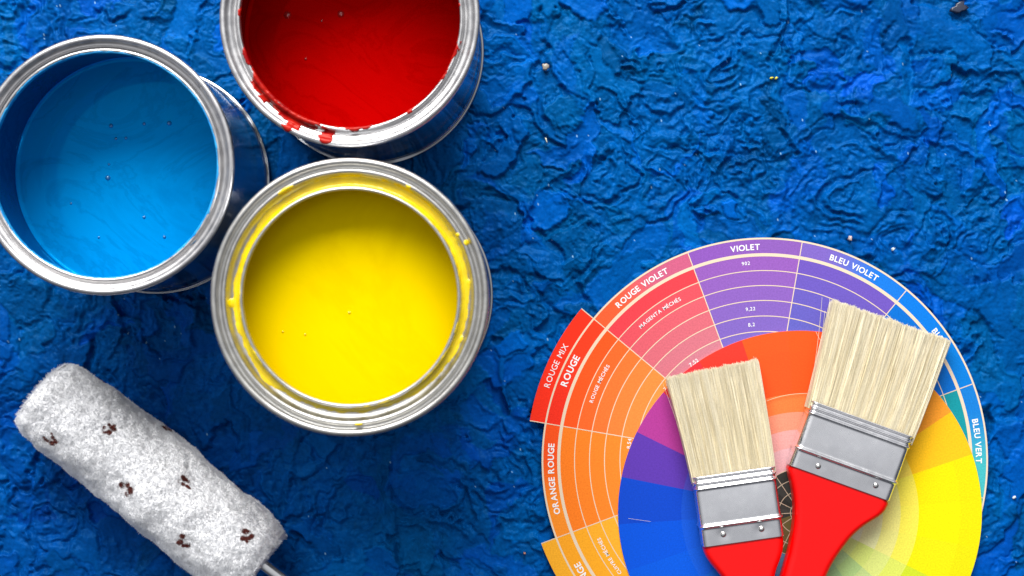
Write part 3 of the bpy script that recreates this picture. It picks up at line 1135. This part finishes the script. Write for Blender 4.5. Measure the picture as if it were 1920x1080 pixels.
phi = g.uniform(-np.pi, np.pi, NT)
# lumps of the nap
T2x, T2p = 512, 512
lump = spectral(T2x, T2p, 14, 14, 1.2, 60)
lump2 = spectral(T2x, T2p, 70, 70, 1.4, 61)
ix = (x / Lr * (T2x - 1)).clip(0, T2x - 1).astype(int)
ip = ((phi + np.pi) / (2 * np.pi) * (T2p - 1)).astype(int)
lu, lu2 = lump[ix, ip], lump2[ix, ip]
gxl = np.gradient(lump, axis=0)[ix, ip]; gpl = np.gradient(lump, axis=1)[ix, ip]
nap = RT - 0.0010
def nap_r(lu, lu2): return nap + 0.00020 * lu + 0.00085 * lu2
ends = np.minimum(x, Lr - x)
rootr = nap_r(lu, lu2) - 0.0002 - 0.0040 * (1 - sstep(-0.002, 0.010, ends)) ** 2 - 0.0003
hgt = 0.0010 + g.normal(0, 0.00025, NT)
fl = np.where(x < 0.006, -1.0, np.where(x > Lr - 0.006, 1.0, 0.0)) * sstep(0.006, -0.001, ends)
tx = g.normal(0, 0.0003, NT) - gxl * 0.0012 + fl * 0.0006
tp = g.normal(0, 0.0003, NT) - gpl * 0.0012
base_c = np.tile(np.array([0.93, 0.93, 0.945]), (NT, 1)) * (1 + 0.05 * g.normal(0, 1, NT) + 0.02 * lu)[:, None]
base_c = base_c.clip(0.5, 0.97)
NXS, NPS = 420, 420
xs_, ps_ = np.meshgrid(np.linspace(0, Lr, NXS), np.linspace(-np.pi, np.pi, NPS, endpoint=False), indexing="ij")
brown = np.zeros(NT)
brown_s = np.zeros(NXS * NPS)
for (sx_, sp_) in spots:
    dx = np.concatenate([x + tx * 0.4 - sx_, xs_.ravel() - sx_])
    dp = np.concatenate([((phi - sp_ + np.pi) % (2 * np.pi) - np.pi) * RT + tp * 0.4,
                         ((ps_.ravel() - sp_ + np.pi) % (2 * np.pi) - np.pi) * RT])
    ring = np.zeros(len(dx))
    k_, st_, rt_ = g.uniform(0.75, 0.98), g.uniform(0.85, 1.18), g.uniform(0, 3)
    dx, dp = (dx * math.cos(rt_) + dp * math.sin(rt_)) / k_ / st_, (-dx * math.sin(rt_) + dp * math.cos(rt_)) / k_ * st_
    for q in range(9):
        w_ = 2 * math.pi * q / 9 + g.uniform(-0.5, 0.5)
        rr_ = g.uniform(0.0012, 0.0036)
        s_ = g.uniform(0.0009, 0.0019)
        ring = np.maximum(ring, np.exp(-((dx - rr_ * math.cos(w_)) ** 2 + (dp - rr_ * math.sin(w_)) ** 2) / s_ ** 2) * (1.0 if g.random() < 0.72 else 0.3))
    brown = np.maximum(brown, ring[:NT]); brown_s = np.maximum(brown_s, ring[NT:])
bm = sstep(0.30, 0.5, brown + g.normal(0, 0.12, NT))
base_c = base_c * (1 - bm[:, None]) + np.array([0.095, 0.020, 0.016]) * bm[:, None]
NS, SD = 4, 3
Vs, Cs = [], []
r0 = g.uniform(0.00008, 0.00014, NT)
curl = g.normal(0, 0.0004, (NT, 2))
for s in range(NS):
    t = s / (NS - 1)
    rad_ = rootr + hgt * t
    xx = x + tx * t + curl[:, 0] * math.sin(t * 2.6)
    pp = phi + (tp * t + curl[:, 1] * math.sin(t * 2.6)) / RT
    rr = r0 * (1.0, 1.0, 0.85, 0.35)[s]
    for q in range(SD):
        w_ = 2 * np.pi * q / SD + phi * 3
        ex, ep = rr * np.cos(w_), rr * np.sin(w_)
        ph = pp + ep / RT
        Vs.append(np.stack([xx + ex, rad_ * np.sin(ph), rad_ * np.cos(ph)], -1)); Cs.append(base_c)
V = np.stack(Vs, 1).reshape(-1, 3); Cc = np.stack(Cs, 1).reshape(-1, 3)
V[:, 2] = np.maximum(V[:, 2], -RC + 0.0003)
fs = np.array([(s * SD + q, s * SD + (q + 1) % SD, (s + 1) * SD + (q + 1) % SD, (s + 1) * SD + q)
               for s in range(NS - 1) for q in range(SD)])
F = (np.arange(NT)[:, None, None] * (NS * SD) + fs[None]).reshape(-1, 4)
mesh("fleece_pile", V, F, M_PILE, roller, True, Cc)
del V, F, Cc
# woven backing under the pile, with its two rolled ends
M_BACK = flat_mat("white_backing", (0.74, 0.74, 0.76), 0.85)
sx_i = (xs_ / Lr * (T2x - 1)).astype(int); sp_i = ((ps_ + np.pi) / (2 * np.pi) * (T2p - 1)).astype(int)
e_s = np.minimum(xs_, Lr - xs_)
fuzz = spectral(NXS, NPS, 3, 3, 1.0, 63)
rad_s = nap_r(lump[sx_i, sp_i], lump2[sx_i, sp_i]) + 0.00012 * fuzz - 0.0040 * (1 - sstep(-0.002, 0.010, e_s)) ** 2
V = np.stack([xs_, rad_s * np.sin(ps_), np.maximum(rad_s * np.cos(ps_), -RC + 0.0004)], -1)
bs = sstep(0.25, 0.5, brown_s)[:, None]
cs = np.tile(np.array([0.93, 0.93, 0.945]), (NXS * NPS, 1)) * (1 - bs) + np.array([0.085, 0.018, 0.014]) * bs
Fn = grid_faces(NPS, NXS, True)           # wrap around the sleeve
sleeve = mesh("sleeve", V.transpose(1, 0, 2).reshape(-1, 3), Fn, mat_attr("white_nap", 0.9, 0.1, 900, 0.03, 0.3, 0.0005), roller, True,
              cs.reshape(NXS, NPS, 3).transpose(1, 0, 2).reshape(-1, 3))
th = np.linspace(0, 2 * np.pi, 64, endpoint=False)
for xe, sg_ in ((0.0, -1), (Lr, 1)):
    ring = [(0.0006 * -sg_, nap - 0.0036), (0.0010 * sg_, 0.0150), (0.0, 0.0100)]
    V = np.array([(xe + a_, r_ * math.sin(w_), r_ * math.cos(w_)) for w_ in th for (a_, r_) in ring])
    mesh("sleeve_end", V, grid_faces(64, len(ring), True), M_BACK, roller)
M_CAP = flat_mat("grey_plastic", (0.30, 0.31, 0.33), 0.4)
for name_x, sgn in ((0.002, -1), (Lr - 0.002, 1)):
    ring = [(0.0, 0.0), (0.0015 * sgn, 0.0035), (0.0012 * sgn, 0.0098), (-0.004 * sgn, 0.0101)]
    V = np.array([(name_x + a_, r_ * math.sin(w_), r_ * math.cos(w_)) for w_ in th for (a_, r_) in ring])
    mesh("end_cap", V, grid_faces(64, len(ring), True), M_CAP, roller)
path = [(-0.001, 0, 0), (Lr * 0.5, 0, 0), (Lr, 0, 0)]
path += [(Lr + 0.004 * i, 0, 0) for i in range(1, 6)]
path += [(Lr + 0.020 + 0.012 * math.sin(math.radians(a_)), -0.012 + 0.012 * math.cos(math.radians(a_)), 0) for a_ in range(10, 91, 10)]
path += [(Lr + 0.032, -0.012 - 0.01 * i, -0.001 * i) for i in range(1, 8)]
V, F = tube(path, 0.0030, 16)
mesh("wire_arm", V, F, M_ROD, roller)


# ------------------------------------------------------------------ crumbs of dry paint on the table, and a dark patch for a hole
def flake(name, px, py, w_, h_, ang, thick, c, label, seed):
    g = np.random.default_rng(seed)
    q = W(px, py, 0.0006)
    n = 14
    V, F = [], []
    for zz, sc in ((-0.0022, 1.0), (thick * 0.6, 1.0), (thick, 0.7)):
        gg = np.random.default_rng(seed)
        for k in range(n):
            t = 2 * math.pi * k / n
            r_ = 1 + gg.normal(0, 0.20)
            X_, Y_ = w_ * 0.40 * S * r_ * sc * math.cos(t), h_ * 0.40 * S * r_ * sc * math.sin(t)
            V.append((X_ * math.cos(ang) - Y_ * math.sin(ang), X_ * math.sin(ang) + Y_ * math.cos(ang), zz + gg.normal(0, 0.00005)))
    for s in range(2):
        for k in range(n):
            k2 = (k + 1) % n
            F.append((s * n + k, s * n + k2, (s + 1) * n + k2, (s + 1) * n + k))
    F.append(tuple(2 * n + k for k in range(n)))
    m = wet(name + "_surface", tuple(x * 0.7 for x in c), c, 0.5)
    o = mesh(name, V, F, m, None, True)
    o.location = (q.x, q.y, 0.0)
    tag(o, label, "paint crumb", "crumbs of dry paint on the table")


flake("paint_crumb", 1447, 146, 9, 5, 0.1, 0.0006, (0.75, 0.66, 0.03), "tiny yellow paint crumb, left and larger of the yellow pair", 1)
flake("paint_crumb", 1456, 146, 7, 5, 0.6, 0.0006, (0.75, 0.66, 0.06), "tiny yellow paint crumb, right and smaller of the yellow pair", 2)
flake("paint_crumb", 1022, 124, 14, 17, 0.3, 0.0008, (0.36, 0.32, 0.26), "greyish brown crumb on blue paint right of the red tin", 3)
flake("paint_crumb", 1024, 262, 4, 14, 0.25, 0.0006, (0.72, 0.74, 0.60), "thin whitish sliver on blue paint right of the red tin", 4)
flake("paint_crumb", 1595, 447, 9, 12, 0.1, 0.0008, (0.62, 0.48, 0.46), "pale pinkish crumb just above the BLEU VIOLET sector of the wheel", 5)
flake("paint_crumb", 1676, 467, 8, 6, 0.7, 0.0006, (0.62, 0.72, 0.72), "pale bluish crumb beside the upper right rim of the large wheel", 6)
flake("paint_crumb", 1903, 933, 9, 6, 0.9, 0.0006, (0.70, 0.78, 0.80), "whitish crumb near the right edge, right of the large wheel", 7)
flake("paint_crumb", 984, 1038, 5, 6, 0.9, 0.0006, (0.45, 0.20, 0.14), "reddish crumb near the bottom, left of the large wheel", 8)
flake("paint_crumb", 1800, 14, 40, 26, 0.3, 0.0002, (0.010, 0.018, 0.05), "flat dark patch painting the shade of a hole in the table paint at the top right", 9)  # flat dark patch: the shade of a hole put into its colour

# loose bristles fallen from the wider brush, and a strand for a scratch
M_HAIR = flat_mat("loose_bristle", (0.80, 0.72, 0.52), 0.4)


def hair(pts, label, z=0.0032, rad=0.00010):
    P = [W(a_, b_, z) for a_, b_ in pts]
    c = P[0].copy()
    # smooth the path
    q = []
    for i in range(25):
        t = i / 24
        a_, b_, d_ = P[0], P[1], P[2]
        q.append(a_ * (1 - t) ** 2 + b_ * 2 * t * (1 - t) + d_ * t * t - c)
    V, F = tube(q, rad, 5)
    o = mesh("loose_bristle", V, F, M_HAIR, None)
    o.location = c
    tag(o, label, "bristle", "loose bristles on the wheels")


hair([(1547, 583), (1538, 660), (1528, 718)], "loose bristle along the left side of the wider brush's bristles")
hair([(1530, 622), (1535, 635), (1541, 641)], "short loose bristle at the top of the orange sector by the wider brush")
hair([(1437, 752), (1478, 735), (1530, 738)], "loose curved bristle on the orange sector between the two brushes")
hair([(1178, 972), (1200, 975), (1220, 978)], "fine strand standing for a scratch on the blue sector of the smaller wheel, left of the brushes", 0.0032, 0.00006)  # strand added in place of a scratch in the card
